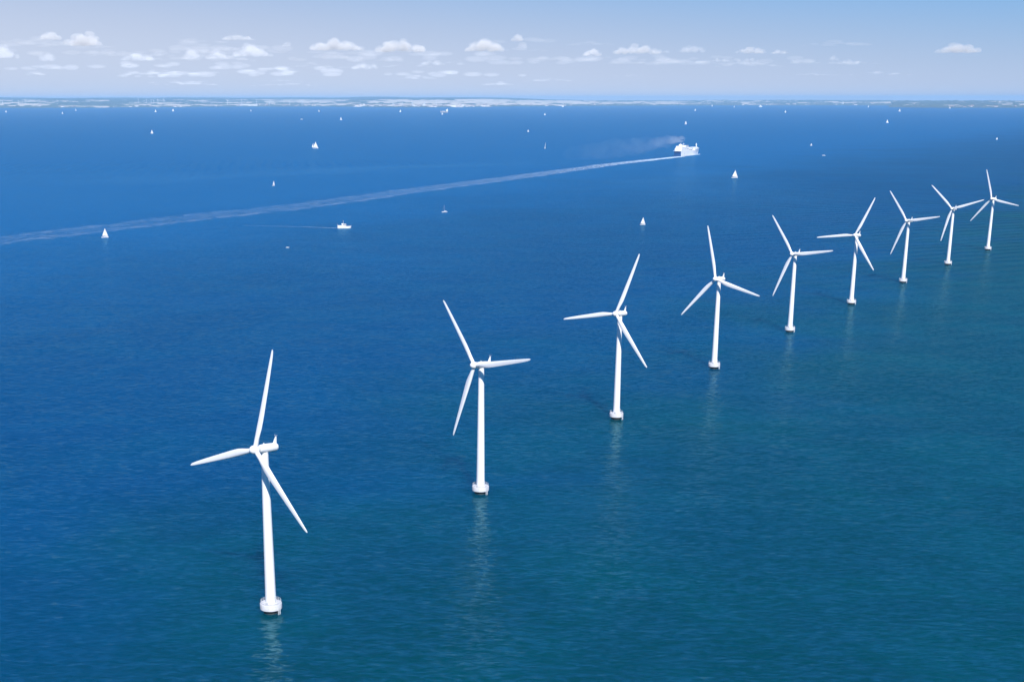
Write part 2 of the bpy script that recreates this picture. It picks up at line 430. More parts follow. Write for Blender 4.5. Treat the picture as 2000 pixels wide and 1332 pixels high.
def make_turbine():
    root = empty('wind_turbine', (0, 0, 0))
    # foundation: wet shaft and flared ice cone with shade put in their colour, concrete rim
    bm = bmesh.new(); lathe(bm, [(2.9, -.9), (2.9, .6), (3.2, .85), (3.95, 1.45)], 48)
    fnd = obj('foundation', bm, M_WET_SHADE, root, 40)
    bm = bmesh.new(); lathe(bm, [(3.9, 1.455), (4.12, 1.6), (4.15, 3.6), (4.05, 3.78), (3.6, 3.82), (2.3, 3.84)], 64)
    rim = obj('platform', bm, M_CONC, fnd, 35)
    bm = bmesh.new()
    for zz in (4.35, 4.9): loop_tube(bm, [(3.85 * math.cos(6.2832 * k / 48), 3.85 * math.sin(6.2832 * k / 48), zz) for k in range(48)], .05)
    for k in range(16):
        a = 6.2832 * k / 16; c_, s_ = 3.85 * math.cos(a), 3.85 * math.sin(a)
        tube(bm, [(c_, s_, 3.78), (c_, s_, 4.92)], .06, 6)
    obj('railing', bm, M_STEEL, fnd, 60)
    bm = bmesh.new()                                      # boat landing: fender tubes and a ladder
    for q in (-.55, -.2, .2, .55):
        a = rad(92) + q / 4.4; r_ = 4.42
        tube(bm, [(r_ * math.cos(a), r_ * math.sin(a), -.8), (r_ * math.cos(a), r_ * math.sin(a), 4.2), (3.9 * math.cos(a), 3.9 * math.sin(a), 4.6)], .085 if abs(q) > .4 else .05, 8)
    for k in range(12):
        z = .2 + k * .34; p0, p1 = [(4.42 * math.cos(rad(92) + q / 4.4), 4.42 * math.sin(rad(92) + q / 4.4), z) for q in (-.2, .2)]
        tube(bm, [p0, p1], .03, 5)
    obj('boat_landing', bm, M_STEEL, fnd, 60)
    # tower
    bm = bmesh.new()
    prof = [(2.32, 3.843), (2.32, 4.05), (2.06, 4.06), (2.055, 5)]
    for k in range(1, 12): prof.append((2.05 - .7 * (k / 12) ** 1.05, 4 + 57.6 * k / 12))
    prof += [(1.36, 61.2), (1.36, 61.75), (1.30, 61.8), (1.30, 62.6)]
    lathe(bm, prof, 56)
    tw = obj('tower', bm, M_WHITE, root, 30)
    bm = bmesh.new()                                      # door hood and landing at the tower foot
    box(bm, (-.55, 2.02, 5.35), (.95, .12, 2.1), bev=.03)
    obj('door', bm, M_GREYW, tw)
    bm = bmesh.new()
    box(bm, (2.75, .9, 4.35), (.9, .7, 1.0), bev=.05)
    obj('cabinet', bm, M_GREYW, fnd)
    # nacelle along the tilted axis (local +x faces the wind)
    ax = Vector((math.cos(TILT), 0, math.sin(TILT))); up = Vector((-math.sin(TILT), 0, math.cos(TILT)))
    hubc = Vector((0, 0, 64)) + ax * OH
    bm = bmesh.new(); rs = []
    for d, rx, rz_ in [(-6.25, .35, .38), (-6.2, .8, .85), (-6.0, 1.2, 1.24), (-5.6, 1.42, 1.47), (-5.0, 1.52, 1.56), (-2.5, 1.60, 1.66), (0, 1.60, 1.66), (1.6, 1.52, 1.56), (2.5, 1.42, 1.44), (2.95, 1.35, 1.36)]:
        rs.append(ring(bm, Vector((0, 0, 64)) + ax * d, ax, up, rx, 36, rz_))
    skin(bm, rs)
    nac = obj('nacelle', bm, M_WHITE, root, 50)
    bm = bmesh.new()                                      # swept vane mast at the rear of the roof
    o_ = Vector((0, 0, 64))
    pro = [(-4.25, 1.45), (-5.3, 3.85), (-5.72, 3.85), (-5.78, 1.15)]
    fr = [[bm.verts.new(o_ + ax * d + up * h + Vector((0, s_ * (.22 if h < 2 else .13), 0))) for d, h in pro] for s_ in (-1, 1)]
    bm.faces.new(fr[0]); bm.faces.new(fr[1][::-1])
    for k in range(4): bm.faces.new((fr[0][k], fr[0][(k + 1) % 4], fr[1][(k + 1) % 4], fr[1][k]))
    fin = obj('vane_mast', bm, M_WHITE, nac)
    bm = bmesh.new()
    b0 = o_ + ax * -5.5 + up * 3.83; tube(bm, [b0, b0 + Vector((0, 0, .8))], .03, 6); tube(bm, [b0 + Vector((0, -.6, .3)), b0 + Vector((0, .6, .3))], .04, 6)
    tube(bm, [b0 + Vector((0, .6, .3)), b0 + Vector((0, .6, .75))], .05, 6); tube(bm, [b0 + Vector((0, -.6, .3)), b0 + Vector((0, -.6, .75))], .05, 6)
    obj('wind_sensor', bm, M_STEEL, fin)
    bm = bmesh.new(); lathe(bm, [(.25, 0), (.25, .3), (.16, .45)], 14, up, o_ + ax * .4 + up * 1.62)
    obj('beacon', bm, M_STEEL, nac, 50)
    # rotor: hub with spinner, three blades
    bm = bmesh.new(); lathe(bm, [(1.3, -1.38), (1.55, -1.2), (1.66, -.3), (1.66, .5), (1.55, 1.1), (1.25, 1.75), (.75, 2.25), (.28, 2.45), (.05, 2.48)], 40, ax, hubc)
    hub = obj('hub', bm, M_WHITE, root, 60)
    for k in range(3):
        b = obj('blade', blade_mesh(BL), M_BLADE, root, 60) if k == 0 else None
        if b is None:
            b = root_blade.copy(); COL.objects.link(b); b.parent = root
        else:
            root_blade = b
    return root, hubc, ax, up
TURB = [(-66.31, 480.94, 229.6, 11.83), (17.29, 643.02, 221.15, -42.16), (104.01, 805.14, 229.38, 19.5), (194.16, 966.27, 225.32, -17.26), (287.75, 1126.1, 221.97, -38.63),
        (384.49, 1284.7, 228.69, 23.32), (484.34, 1441.76, 219.67, -39.94), (588.62, 1601.89, 225.63, -48.22), (696.78, 1761.95, 219.67, -20.29)]
TLAB = ['nearest and largest white wind turbine, at the lower left end of the row',
        'second nearest white wind turbine, one blade reaching right across its nacelle',
        'third white wind turbine from the near end, one blade pointing level left',
        'fourth white wind turbine from the near end, its top blade leaning slightly left',
        'fifth white wind turbine, the middle one of the row, one blade level right',
        'sixth white wind turbine from the near end, with a blade pointing level left',
        'third from last white wind turbine, standing where the row bends to the right edge',
        'second to last white wind turbine, its right blade almost touching the last turbine',
        'farthest and smallest white wind turbine of the row, at the right edge']
proto, HUBC, AX, UPV = make_turbine()
def pose_turbine(t, psi, phase):
    t.rotation_euler = (0, 0, psi)
    bl = [c for c in t.children if c.name.startswith('blade')]
    side = Vector((0, 1, 0))
    for k, b in enumerate(bl):
        a = phase + k * 2 * math.pi / 3
        z = math.cos(a) * UPV + math.sin(a) * side; y = -math.sin(a) * UPV + math.cos(a) * side
        R = Matrix((AX, y, z)).transposed().to_4x4(); R.translation = HUBC
        b.matrix_parent_inverse = Matrix.Identity(4); b.matrix_basis = R
for i, (x, y, psi, ph) in enumerate(TURB):
    t = proto if i == 0 else copy_tree(proto)
    t.location = (x, y, 0)
    pose_turbine(t, rad(psi), rad(ph))
    tag(t, TLAB[i], 'wind turbine', 'wind turbines standing in a curved row in the sea')

# ------------------------------------------------------------------ sailing boats
def hull_mesh(L, B, D, fb, stern=.75, bowrise=.25, nst=12, nsec=9, z0=-.25):
    """closed boat hull: +x is the bow"""
    bm = bmesh.new(); rs = []
    for i in range(nst + 1):
        t = i / nst; x = -L / 2 + L * t
        w = B / 2 * (stern + (1 - stern) * min(1, t / .4)) * (1 - max(0, (t - .4) / .6) ** 2.2) + .02
        top = fb + bowrise * max(0, (t - .3) / .7) ** 2
        sect = []
        for k in range(nsec):
            a = math.pi * k / (nsec - 1)
            yy = math.cos(a) * w; zz = z0 - D * 0 + (top - z0) * (1 - abs(math.sin(a)) ** .6)
            sect.append(bm.verts.new((x + (top * .25 if t > .95 else 0) * (1 - abs(math.sin(a))), yy, zz)))
        rs.append(sect)
    for a, b in zip(rs, rs[1:]):
        for k in range(nsec - 1): bm.faces.new((a[k], b[k], b[k + 1], a[k + 1]))
        bm.faces.new((a[0], a[-1], b[-1], b[0]))
    bm.faces.new(rs[0]); bm.faces.new(rs[-1][::-1])
    return bm
def sail_mesh(pts, belly, n=8, th=.04):
    """triangular sail tack, clew, head with a bellied surface and thickness"""
    T, C_, H = [Vector(p) for p in pts]; nr = (C_ - T).cross(H - T).normalized()
    bm = bmesh.new(); layers = []
    for s_ in (0, th):
        g = []
        for i in range(n + 1):
            v = i / n; row = []
            for j in range(n + 1):
                u = j / n; p_ = T.lerp(H, v).lerp(C_.lerp(H, v), u)
                row.append(bm.verts.new(p_ + nr * (belly * 4 * u * (1 - u) * (1 - v) ** .7 * (.4 + v) + s_)))
            g.append(row)
        layers.append(g)
    for gi, g in enumerate(layers):
        for i in range(n):
            for j in range(n):
                q = (g[i][j], g[i][j + 1], g[i + 1][j + 1], g[i + 1][j])
                bm.faces.new(q if gi else q[::-1])
    a, b = layers
    edge = [(0, j) for j in range(n)] + [(i, n) for i in range(n)] + [(n, j) for j in range(n, 0, -1)] + [(i, 0) for i in range(n, 0, -1)]
    for e0, e1 in zip(edge, edge[1:] + edge[:1]):
        bm.faces.new((a[e0[0]][e0[1]], b[e0[0]][e0[1]], b[e1[0]][e1[1]], a[e1[0]][e1[1]]))
    return bm
def sailboat(H, sails='both', bigger_hull=1.0, ketch=False, gen=1.0):
    """H = mast height above the water"""
    root = empty('sailboat', (0, 0, 0)); L = H * .72 * bigger_hull; B = L * .3; fb = L * .1
    hull = obj('hull', hull_mesh(L, B, .4, fb, .7, fb * .45), M_GEL, root, 50)
    bm = bmesh.new(); box(bm, (L * .02, 0, fb * 1.25), (L * .36, B * .5, fb * .7), .8, bev=.05)
    cab = obj('cabin', bm, M_GEL, root)
    bm = bmesh.new(); box(bm, (L * .02, 0, fb * 1.3), (L * .26, B * .54, fb * .22), .96)
    obj('window', bm, M_GLASS, cab)
    mx = L * .08
    bm = bmesh.new(); tube(bm, [(mx, 0, fb * .8), (mx, 0, H)], .011 * H, 8, .006 * H)
    mast = obj('mast', bm, M_ALU, root, 60)
    bm = bmesh.new(); tube(bm, [(mx, 0, fb + .085 * H), (mx - L * .47, .04 * L, fb + .085 * H)], .008 * H, 8)
    obj('boom', bm, M_ALU, mast, 60)
    bm = bmesh.new(); tube(bm, [(L * .5, 0, fb * 1.3), (mx, 0, H * .95)], .0016 * H, 5); tube(bm, [(-L * .48, 0, fb), (mx, 0, H * .99)], .0016 * H, 5)
    for s_ in (-1, 1): tube(bm, [(mx, s_ * B * .46, fb), (mx, 0, H * .95)], .0016 * H, 5)
    obj('rigging', bm, M_ALU, mast)
    if sails in ('both', 'main'):
        obj('mainsail', sail_mesh([(mx - .1, 0, fb + .1 * H), (mx - L * .45, .05 * L, fb + .1 * H), (mx - .1, 0, H * .985)], .05 * L), M_SAIL, root, 180)
    if sails in ('both', 'jib'):
        obj('jib', sail_mesh([(L * .49, 0, fb * 1.4), (mx - L * .02 * gen, .12 * L * gen, fb + .06 * H), (mx + .15, 0, H * .93)], .06 * L), M_SAIL, root, 180)
    if sails == 'furled':
        bm = bmesh.new(); tube(bm, [(mx - .2, 0, fb + .1 * H), (mx - L * .22, .02 * L, fb + .112 * H), (mx - L * .45, .04 * L, fb + .1 * H)], .022 * H, 8)
        obj('sail_cover', bm, M_SAIL, mast, 60)
    if ketch:
        mx2 = -L * .36; H2 = H * .8
        bm = bmesh.new(); tube(bm, [(mx2, 0, fb * .8), (mx2, 0, H2)], .009 * H, 8, .005 * H); obj('mast', bm, M_ALU, root, 60)
        obj('mizzen_sail', sail_mesh([(mx2 - .1, 0, fb + .08 * H), (mx2 - L * .3, .05 * L, fb + .08 * H), (mx2 - .1, 0, H2 * .97)], .05 * L), M_SAIL, root, 180)
    return root
def mpp(p): return (Vector((0, 0, CAM_H)) - p).length / FPX
SAILS = [  # px, py waterline, pixel height, sails, heading deg, heel deg, kwargs, label
    (205, 464.5, 17.5, 'both', 200 + 180, 3, {}, 'white sailboat under full sail beside the old ferry wake at the left edge'),
    (616, 290.5, 12.5, 'both', 5, 3, dict(ketch=True, bigger_hull=1.15), 'two masted white sailboat with three sails set, left of the ship on open water'),
    (534.5, 363.5, 10, 'both', 62, 2, {}, 'narrow sailboat seen end on above the ferry wake, grey hull shadow'),
    (1064.5, 290.5, 11, 'main', 76, 5, {}, 'thin crescent sailboat seen end on, left of the smoke of the ship'),
    (1255, 439.5, 14.5, 'both', 12, 3, {}, 'white sailboat between two turbine rotors, nearest sailboat to the turbine row'),
    (1434.5, 348, 14.5, 'both', 8, 3, dict(bigger_hull=1.15), 'white sailboat to the right of the cargo ship, in the pale streak on the water'),
    (868.5, 415, 13.5, 'furled', 185, 2, dict(bigger_hull=1.05), 'sailboat with bare mast and furled sail in mid water'),
    (1339, 243.5, 6.5, 'both', 15, 3, {}, 'small bright sailboat straight above the cargo ship'),
]
for px, py, hp, kind, hd, heel, kw, lab in SAILS:
    p_ = at(px, py); k = mpp(p_)
    b = sailboat(hp * k, kind, **kw); b.location = (p_.x, p_.y, 0)
    b.rotation_euler = (rad(heel), 0, rad(hd)); tag(b, lab, 'sailboat', 'sailboats scattered over the sea')
# far sails: tiny boats, one joined mesh each
def tiny_sail(H, heading):
    L = H * .75
    bm = hull_mesh(L, L * .32, .4, L * .12, .7, L * .05, 6, 7)
    for src in (sail_mesh([(0, 0, L * .16), (-L * .42, .05 * L, L * .16), (0, 0, H)], .05 * L, 4, .08), sail_mesh([(L * .46, 0, L * .15), (0, .12 * L, L * .16), (.15, 0, H * .92)], .06 * L, 4, .08)):
        me = bpy.data.meshes.new('tmp'); src.to_mesh(me); src.free(); bm.from_mesh(me); bpy.data.meshes.remove(me)
    return obj('sailboat', bm, M_SAIL, None, 60)
FAR = [(666, 235, 6, 'small sailboat on open water far above the fishing boat'), (297, 261.5, 7, 'small sailboat alone on the left, above the old wake'),
       (1733, 240.5, 6, 'small sailboat near the right, below the sandy headland'), (1947, 273, 4, 'tiny sail close to the right edge, above the last turbine'),
       (1031.5, 258, 4.5, 'faint tiny sail left of the ship, above the thin crescent sailboat'), (1584.5, 285, 4.5, 'tiny sail to the right of the cargo ship'),
       (12, 220, 4, 'tiny far sail at the left edge under the coast'), (122, 223, 4, 'lower one of two tiny sails under the left coast'),
       (148, 217, 4, 'upper one of two tiny sails under the left coast'), (304, 219.5, 5, 'left one of a pair of far sails below the inland wind turbines'),
       (338, 218, 5, 'right one of a pair of far sails below the inland wind turbines'), (490, 218, 4, 'tiny far sail below the long white warehouse'),
       (623, 219, 4, 'tiny far sail below the right end of the coastal turbines'), (782, 219.5, 5, 'tiny far sail left of the distant tanker'),
       (864, 224.5, 4, 'tiny sail just in front of the distant tanker'), (1064, 225.5, 4, 'faint far sail right of the distant tanker'),
       (1358, 217, 4, 'far sail above the small bright sailboat near the ship'), (1391, 208.5, 4.5, 'far sail hugging the coast right of centre'),
       (1534, 220.5, 4.5, 'far sail on the right, below the grey wooded shore'), (1434, 210.5, 3.5, 'faint sail just left of the distant white ferry'),
       (1757, 218.5, 5, 'far sail below the tip of the sandy headland'), (1696, 210, 3.5, 'faint sail just left of the sandy headland'), (1855, 212.5, 4, 'tiny sail close under the sandy headland')]
rf = random.Random(3)
for px, py, hp, lab in FAR:
    p_ = at(px, py); b = tiny_sail(hp * mpp(p_), 0); b.location = (p_.x, p_.y, 0); b.rotation_euler = (0, 0, rad(rf.uniform(-35, 35) + rf.choice((0, 180))))
    tag(b, lab, 'sailboat', 'tiny far sails')

# ------------------------------------------------------------------ motor boats
def motorboat(L, name='motorboat'):
    root = empty(name, (0, 0, 0))
    obj('hull', hull_mesh(L, L * .34, .4, L * .13, .85, L * .06), M_GEL, root, 50)
    bm = bmesh.new(); box(bm, (-L * .02, 0, L * .2), (L * .36, L * .24, L * .15), .8, bev=.05); c_ = obj('cabin', bm, M_GEL, root)
    bm = bmesh.new(); box(bm, (L * .0, 0, L * .225), (L * .345, L * .236, L * .05), .93); obj('window', bm, M_GLASS, c_)
    bm = bmesh.new(); tube(bm, [(-L * .1, 0, L * .27), (-L * .12, 0, L * .4)], .04, 6); obj('mast', bm, M_ALU, root)
    return root
for px, py, wp, hd, lab in [(561.5, 484, 6.0, 10, 'small white motorboat alone below the fishing boat'), (589, 234, 5, 0, 'small far motorboat left of a sail above the wake'),
                            (1609, 304.5, 5.5, 180, 'small motorboat on the right, between the ship and the last turbines')]:
    p_ = at(px, py); b = motorboat(wp * mpp(p_)); b.location = (p_.x, p_.y, 0); b.rotation_euler = (0, 0, rad(hd)); tag(b, lab, 'motorboat')

# ------------------------------------------------------------------ foam sheets (wakes)
def foam_material(name, near, mid, far, scale=(5, 45), rims=0.5, ragged=0.35):
    """near, mid: (amount, decay length in metres); far: amount that stays. Broken foam with ragged edges and two brighter rims"""
    m, n, l, p = nodes(name)
    uv = n.new('ShaderNodeUVMap'); uv.uv_map = 'wake'
    sp = n.new('ShaderNodeSeparateXYZ'); l.new(uv.outputs[0], sp.inputs[0]); U, V0 = sp.outputs[0], sp.outputs[1]   # U metres astern, V -1..1
    geo = n.new('ShaderNodeNewGeometry')
    edge = noise_tex(n, l, geo.outputs['Position'], .022, 4, .6, .4)
    V = math_node(n, l, 'ADD', V0, math_node(n, l, 'MULTIPLY', math_node(n, l, 'SUBTRACT', edge.outputs[0], .5), ragged * 2))
    cb = n.new('ShaderNodeCombineXYZ'); l.new(math_node(n, l, 'MULTIPLY', U, 1 / scale[1]), cb.inputs[0]); l.new(math_node(n, l, 'MULTIPLY', V, scale[0]), cb.inputs[1])
    nz = noise_tex(n, l, cb.outputs[0], 1.0, 5, .65, .6)
    nz2 = noise_tex(n, l, geo.outputs['Position'], .07, 4, .7, .5)
    av = math_node(n, l, 'ABSOLUTE', V)
    side = math_node(n, l, 'SUBTRACT', 1.0, smooth(n, l, av, .35, 1.0))
    def ex(k): return math_node(n, l, 'MULTIPLY', math_node(n, l, 'POWER', 2.718, math_node(n, l, 'MULTIPLY', U, -1 / k[1])), k[0])
    rim = math_node(n, l, 'MULTIPLY', math_node(n, l, 'MULTIPLY', smooth(n, l, av, .3, .55), math_node(n, l, 'SUBTRACT', 1.0, smooth(n, l, av, .6, .85))), rims)
    rim = math_node(n, l, 'MULTIPLY', rim, smooth(n, l, V, -.6, .6, .45, 1.0))
    tex = smooth(n, l, math_node(n, l, 'ADD', math_node(n, l, 'MULTIPLY', nz.outputs[0], .6), math_node(n, l, 'MULTIPLY', nz2.outputs[0], .5)), .42, .72, 0, 1)
    amt = math_node(n, l, 'ADD', math_node(n, l, 'ADD', ex(mid), far), math_node(n, l, 'MULTIPLY', rim, smooth(n, l, U, 200, 1200)))
    f = math_node(n, l, 'ADD', math_node(n, l, 'MULTIPLY', amt, math_node(n, l, 'ADD', math_node(n, l, 'MULTIPLY', tex, 1.45), .08)), ex(near))
    f = math_node(n, l, 'MULTIPLY', f, side, clamp=True)
    tr = n.new('ShaderNodeBsdfTransparent'); mx = n.new('ShaderNodeMixShader')
    l.new(f, mx.inputs[0]); l.new(tr.outputs[0], mx.inputs[1]); l.new(p.outputs[0], mx.inputs[2])
    p.inputs['Base Color'].default_value = (.50, .64, .80, 1); p.inputs['Roughness'].default_value = .8
    l.new(mx.outputs[0], n['Material Output'].inputs['Surface'])
    return m
def foam_strip(name, mid, widths, mat, z=.12, sub=24):
    """ribbon through points mid with given widths"""
    bm = bmesh.new(); uvl = bm.loops.layers.uv.new('wake'); rows = []; u = 0
    pts = [Vector(p).to_2d() for p in mid]; dense = []
    for i in range(len(pts) - 1):
        for k in range(sub): t = k / sub; dense.append((pts[i].lerp(pts[i + 1], t), widths[i] + (widths[i + 1] - widths[i]) * t))
    dense.append((pts[-1], widths[-1]))
    for i, (p_, w) in enumerate(dense):
        d = (dense[min(i + 1, len(dense) - 1)][0] - dense[max(i - 1, 0)][0]).normalized(); nr = Vector((-d.y, d.x))
        if i: u += (p_ - dense[i - 1][0]).length
        rows.append([(bm.verts.new((*(p_ + nr * (w / 2 * v)), z)), (u, v)) for v in (-1, -.6, -.2, .2, .6, 1)])
    for a, b in zip(rows, rows[1:]):
        for k in range(5):
            q = (a[k], a[k + 1], b[k + 1], b[k]); f = bm.faces.new([v for v, _ in q])
            for lp, (_, uvv) in zip(f.loops, q): lp[uvl].uv = uvv
    o = obj(name, bm, mat); return o
HEAD = Vector((.4804, .877, 0)).normalized()
WMID = [(798, 4712), (507, 4181), (165, 3433), (-75, 2944), (-253, 2538), (-400, 2299), (-518, 2081), (-616, 1903), (-800, 1570)]
WW = [36, 84, 104, 112, 124, 132, 130, 118, 118]
wk = foam_strip('ship_wake', WMID, WW, foam_material('wake_foam', (1.0, 420), (.45, 1000), .05, rims=.13, ragged=.5))
tag(wk, 'long white foam wake trailing from the cargo ship to the left edge', 'wake', kind='stuff')

# ------------------------------------------------------------------ cargo ship
def cargo_ship():
    S = at(1329.7, 306.0)                                  # starboard quarter at the waterline
    B_, L_ = 24.0, 150.0
    port = Vector((-HEAD.y, HEAD.x, 0))
    o0 = S + port * (B_ / 2); root = empty('cargo_ship', (o0.x, o0.y, 0), math.atan2(HEAD.y, HEAD.x))
    # hull: x 0 stern .. 150 bow
    def section(x, zt):
        t = x / L_
        wtop = B_ / 2 * (1 if t < .72 else (1 - ((t - .72) / .28) ** 2.4 * .96))
        wbot = B_ / 2 * (1 if t < .55 else max(.02, 1 - ((t - .55) / .40) ** 1.7)) if t < .95 else .02
        return [(-wtop, zt), (-wtop * .35 - wbot * .65, zt * .45), (-wbot, 0), (-wbot * .9, -.8), (wbot * .9, -.8), (wbot, 0), (wtop * .35 + wbot * .65, zt * .45), (wtop, zt)]
    bm = bmesh.new(); rs = []
    for x in (0, 10, 25, 40, 58, 58.5, 75, 90, 102, 102.5, 112, 122, 130, 137, 143, 147, 150):
        zt = 18.5 if x <= 58 else (16.8 if x <= 102 else 20.5 + (x - 102) * .03)
        rs.append([bm.verts.new((x + (max(0, z) / zt * 9 * max(0, (x - 122) / 28)), y, z)) for y, z in section(x, zt)])
    for a, b in zip(rs, rs[1:]):
        for k in range(8): bm.faces.new((a[k], b[k], b[(k + 1) % 8], a[(k + 1) % 8]))
    bm.faces.new(rs[-1]); bm.faces.new(rs[0][::-1])
    hull = obj('hull', bm, M_HULLW, root)
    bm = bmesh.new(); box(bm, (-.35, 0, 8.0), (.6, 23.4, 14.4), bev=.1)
    obj('stern_ramp', bm, M_STERN_SHADE, hull)  # the transom's shadow is put into this plate's colour
    bm = bmesh.new(); box(bm, (-1.6, 0, 17.9), (5.2, 25.2, 1.1), bev=.1)
    obj('stern_deck', bm, M_HULLW, hull)
    bm = bmesh.new()
    for k in range(11): box(bm, (10 + k * 9.2, -12.03, 12.6), (2.2, .1, 1.5))
    box(bm, (24, -12.04, 7.5), (3.2, .12, 3.0))
    obj('hull_opening', bm, M_GREYW, hull)
    # accommodation block
    bm = bmesh.new()
    box(bm, (30, 0, 22.2), (54, 23, 7.4), bev=.25); box(bm, (31, 0, 28.2), (50, 21, 4.6), .99, bev=.25); box(bm, (44, 0, 32.6), (22, 21.5, 4.2), .98, bev=.25); box(bm, (14, 0, 32.2), (15, 19, 3.4), .97, bev=.25)
    blk = obj('accommodation', bm, M_HULLW, root)
    bm = bmesh.new()
    for z, x0, x1, dy in ((23.2, 8, 54, 11.53), (28.6, 10, 52, 10.5)):
        k = x0
        while k < x1: box(bm, (k, -dy, z), (1.4, .12, 1.0)); k += 3.2
    obj('window', bm, M_GLASS, blk)
    bm = bmesh.new(); box(bm, (55.06, 0, 33.2), (.14, 19, 1.3)); box(bm, (46, -10.73, 33.2), (15, .1, 1.2)); obj('bridge_window', bm, M_GLASS, blk)
    bm = bmesh.new(); box(bm, (26, 3, 34.6), (10, 9, 8.5), .85, bev=.4); fun = obj('funnel', bm, M_HULLW, root)
    bm = bmesh.new(); [tube(bm, [(24 + k * 2, 3, 38.8), (23.6 + k * 2, 3, 41.5)], .6, 10) for k in range(3)]; obj('exhaust_pipe', bm, M_GREYW, fun)
    bm = bmesh.new(); tube(bm, [(40, 0, 34.5), (40, 0, 43)], .55, 8, .25); tube(bm, [(40, -4, 39.5), (40, 4, 39.5)], .2, 6); box(bm, (40.8, 0, 41), (.5, 4, .5)); obj('radar_mast', bm, M_HULLW, root)
    # midships: deck house on legs, containers; forward: raised block, mast
    bm = bmesh.new(); box(bm, (80, -2, 25.0), (26, 18, 4.2), bev=.3); [box(bm, (x, y, 19.8), (1.2, 1.2, 6.2)) for x in (70, 90) for y in (-9, 5)]
    obj('deck_house', bm, M_HULLW, root)
    bm = bmesh.new(); [box(bm, (64 + k * 6.4, 0, 18.1), (6.1, 14, 2.5)) for k in range(6)]; obj('deck_cargo', bm, M_GREYW, root)
    bm = bmesh.new(); box(bm, (116, 0, 23.6), (26, 20, 5.6), .97, bev=.25); obj('forward_house', bm, M_HULLW, root)
    bm = bmesh.new(); tube(bm, [(134, -1, 20), (134, -1, 38.5)], 1.9, 12, 1.3); tube(bm, [(134, -5, 34), (134, 3, 34)], .3, 6); obj('foremast', bm, M_HULLW, root)
    bm = bmesh.new(); [tube(bm, [(x, -11.9, 18.6), (x, -11.9, 19.7)], .12, 5) for x in range(2, 58, 4)]; tube(bm, [(1, -11.9, 19.7), (57, -11.9, 19.7)], .1, 5); obj('railing', bm, M_HULLW, root)
    bm = bmesh.new(); box(bm, (46, -11.9, 25), (8, 2.2, 2.2), bev=.8); obj('lifeboat', bm, M_HULLW, root)
    root.scale = (1.40, 1.05, .98)
    return root
ship = cargo_ship()
bpy.context.view_layer.update()
tag(ship, 'white roll-on cargo ship steaming away with smoke and a long wake', 'ship')
# foam along the hull side and bow
side = foam_strip('bow_wave', [tuple(ship.matrix_world @ Vector((157, -3, 0)))[:2], tuple(ship.matrix_world @ Vector((130, -12, 0)))[:2], tuple(ship.matrix_world @ Vector((60, -17, 0)))[:2], tuple(ship.matrix_world @ Vector((-10, -20, 0)))[:2]], [10, 14, 9, 6], foam_material('bow_foam', (.9, 90), (.5, 200), .1, (2, 20), 0, .2), z=.3)
tag(side, 'white bow wave along the near side of the cargo ship', 'bow wave', kind='stuff')

# smoke from the funnel, drifting back over the wake
def smoke():
    f0 = ship.matrix_world @ Vector((25, 3, 41.0))
    tgt = [f0, f0 + Vector((2, 4, 7)), at_dist(1333, 271.5, f0.y + 3), at_dist(1322, 271.5, f0.y - 15), at_dist(1300, 277, f0.y - 60), at_dist(1262, 283, f0.y - 120), at_dist(1215, 290, f0.y - 190), at_dist(1165, 297, f0.y - 260), at_dist(1105, 303, f0.y - 330)]
    rr = [1.6, 4, 9, 12, 18, 24, 28, 30, 22]
    bm = bmesh.new(); rs = []; nr = 18
    pts = []; 
    for i in range(len(tgt) - 1):
        for k in range(6): t = k / 6; pts.append((Vector(tgt[i]).lerp(Vector(tgt[i + 1]), t), rr[i] + (rr[i + 1] - rr[i]) * t))
    pts.append((Vector(tgt[-1]), 10))
    for i, (p_, r_) in enumerate(pts):
        d = (pts[min(i + 1, len(pts) - 1)][0] - pts[max(i - 1, 0)][0]).normalized()
        rg = ring(bm, p_, d, (0, 0, 1) if abs(d.z) < .9 else (1, 0, 0), r_ * 1.7, nr, r_)
        for v in rg:
            q = v.co * .045; v.co = p_ + (v.co - p_) * (1 + .45 * mnoise.noise(q))
        rs.append(rg)
    skin(bm, rs)
    m = bpy.data.materials.new('smoke'); m.use_nodes = True; n, l = m.node_tree.nodes, m.node_tree.links
    n.remove(n['Principled BSDF'])
    pv = n.new('ShaderNodeVolumePrincipled'); pv.inputs['Color'].default_value = (.95, .97, 1, 1); pv.inputs['Anisotropy'].default_value = -.3
    geo = n.new('ShaderNodeNewGeometry')
    nz = noise_tex(n, l, geo.outputs['Position'], .022, 2, .5)
    vm = n.new('ShaderNodeVectorMath'); vm.operation = 'DISTANCE'; l.new(geo.outputs['Position'], vm.inputs[0]); vm.inputs[1].default_value = f0
    fall = math_node(n, l, 'ADD', math_node(n, l, 'MULTIPLY', math_node(n, l, 'POWER', 2.718, math_node(n, l, 'MULTIPLY', vm.outputs['Value'], -1 / 32)), .022), math_node(n, l, 'MULTIPLY', math_node(n, l, 'POWER', 2.718, math_node(n, l, 'MULTIPLY', vm.outputs['Value'], -1 / 230)), .0020))
    l.new(math_node(n, l, 'MULTIPLY', fall, smooth(n, l, nz.outputs[0], .25, .75)), pv.inputs['Density'])
    l.new(pv.outputs[0], n['Material Output'].inputs['Volume'])
    return obj('smoke', bm, m, None, 180)
tag(smoke(), 'pale grey smoke drifting back from the cargo ship funnel', 'smoke', kind='stuff')

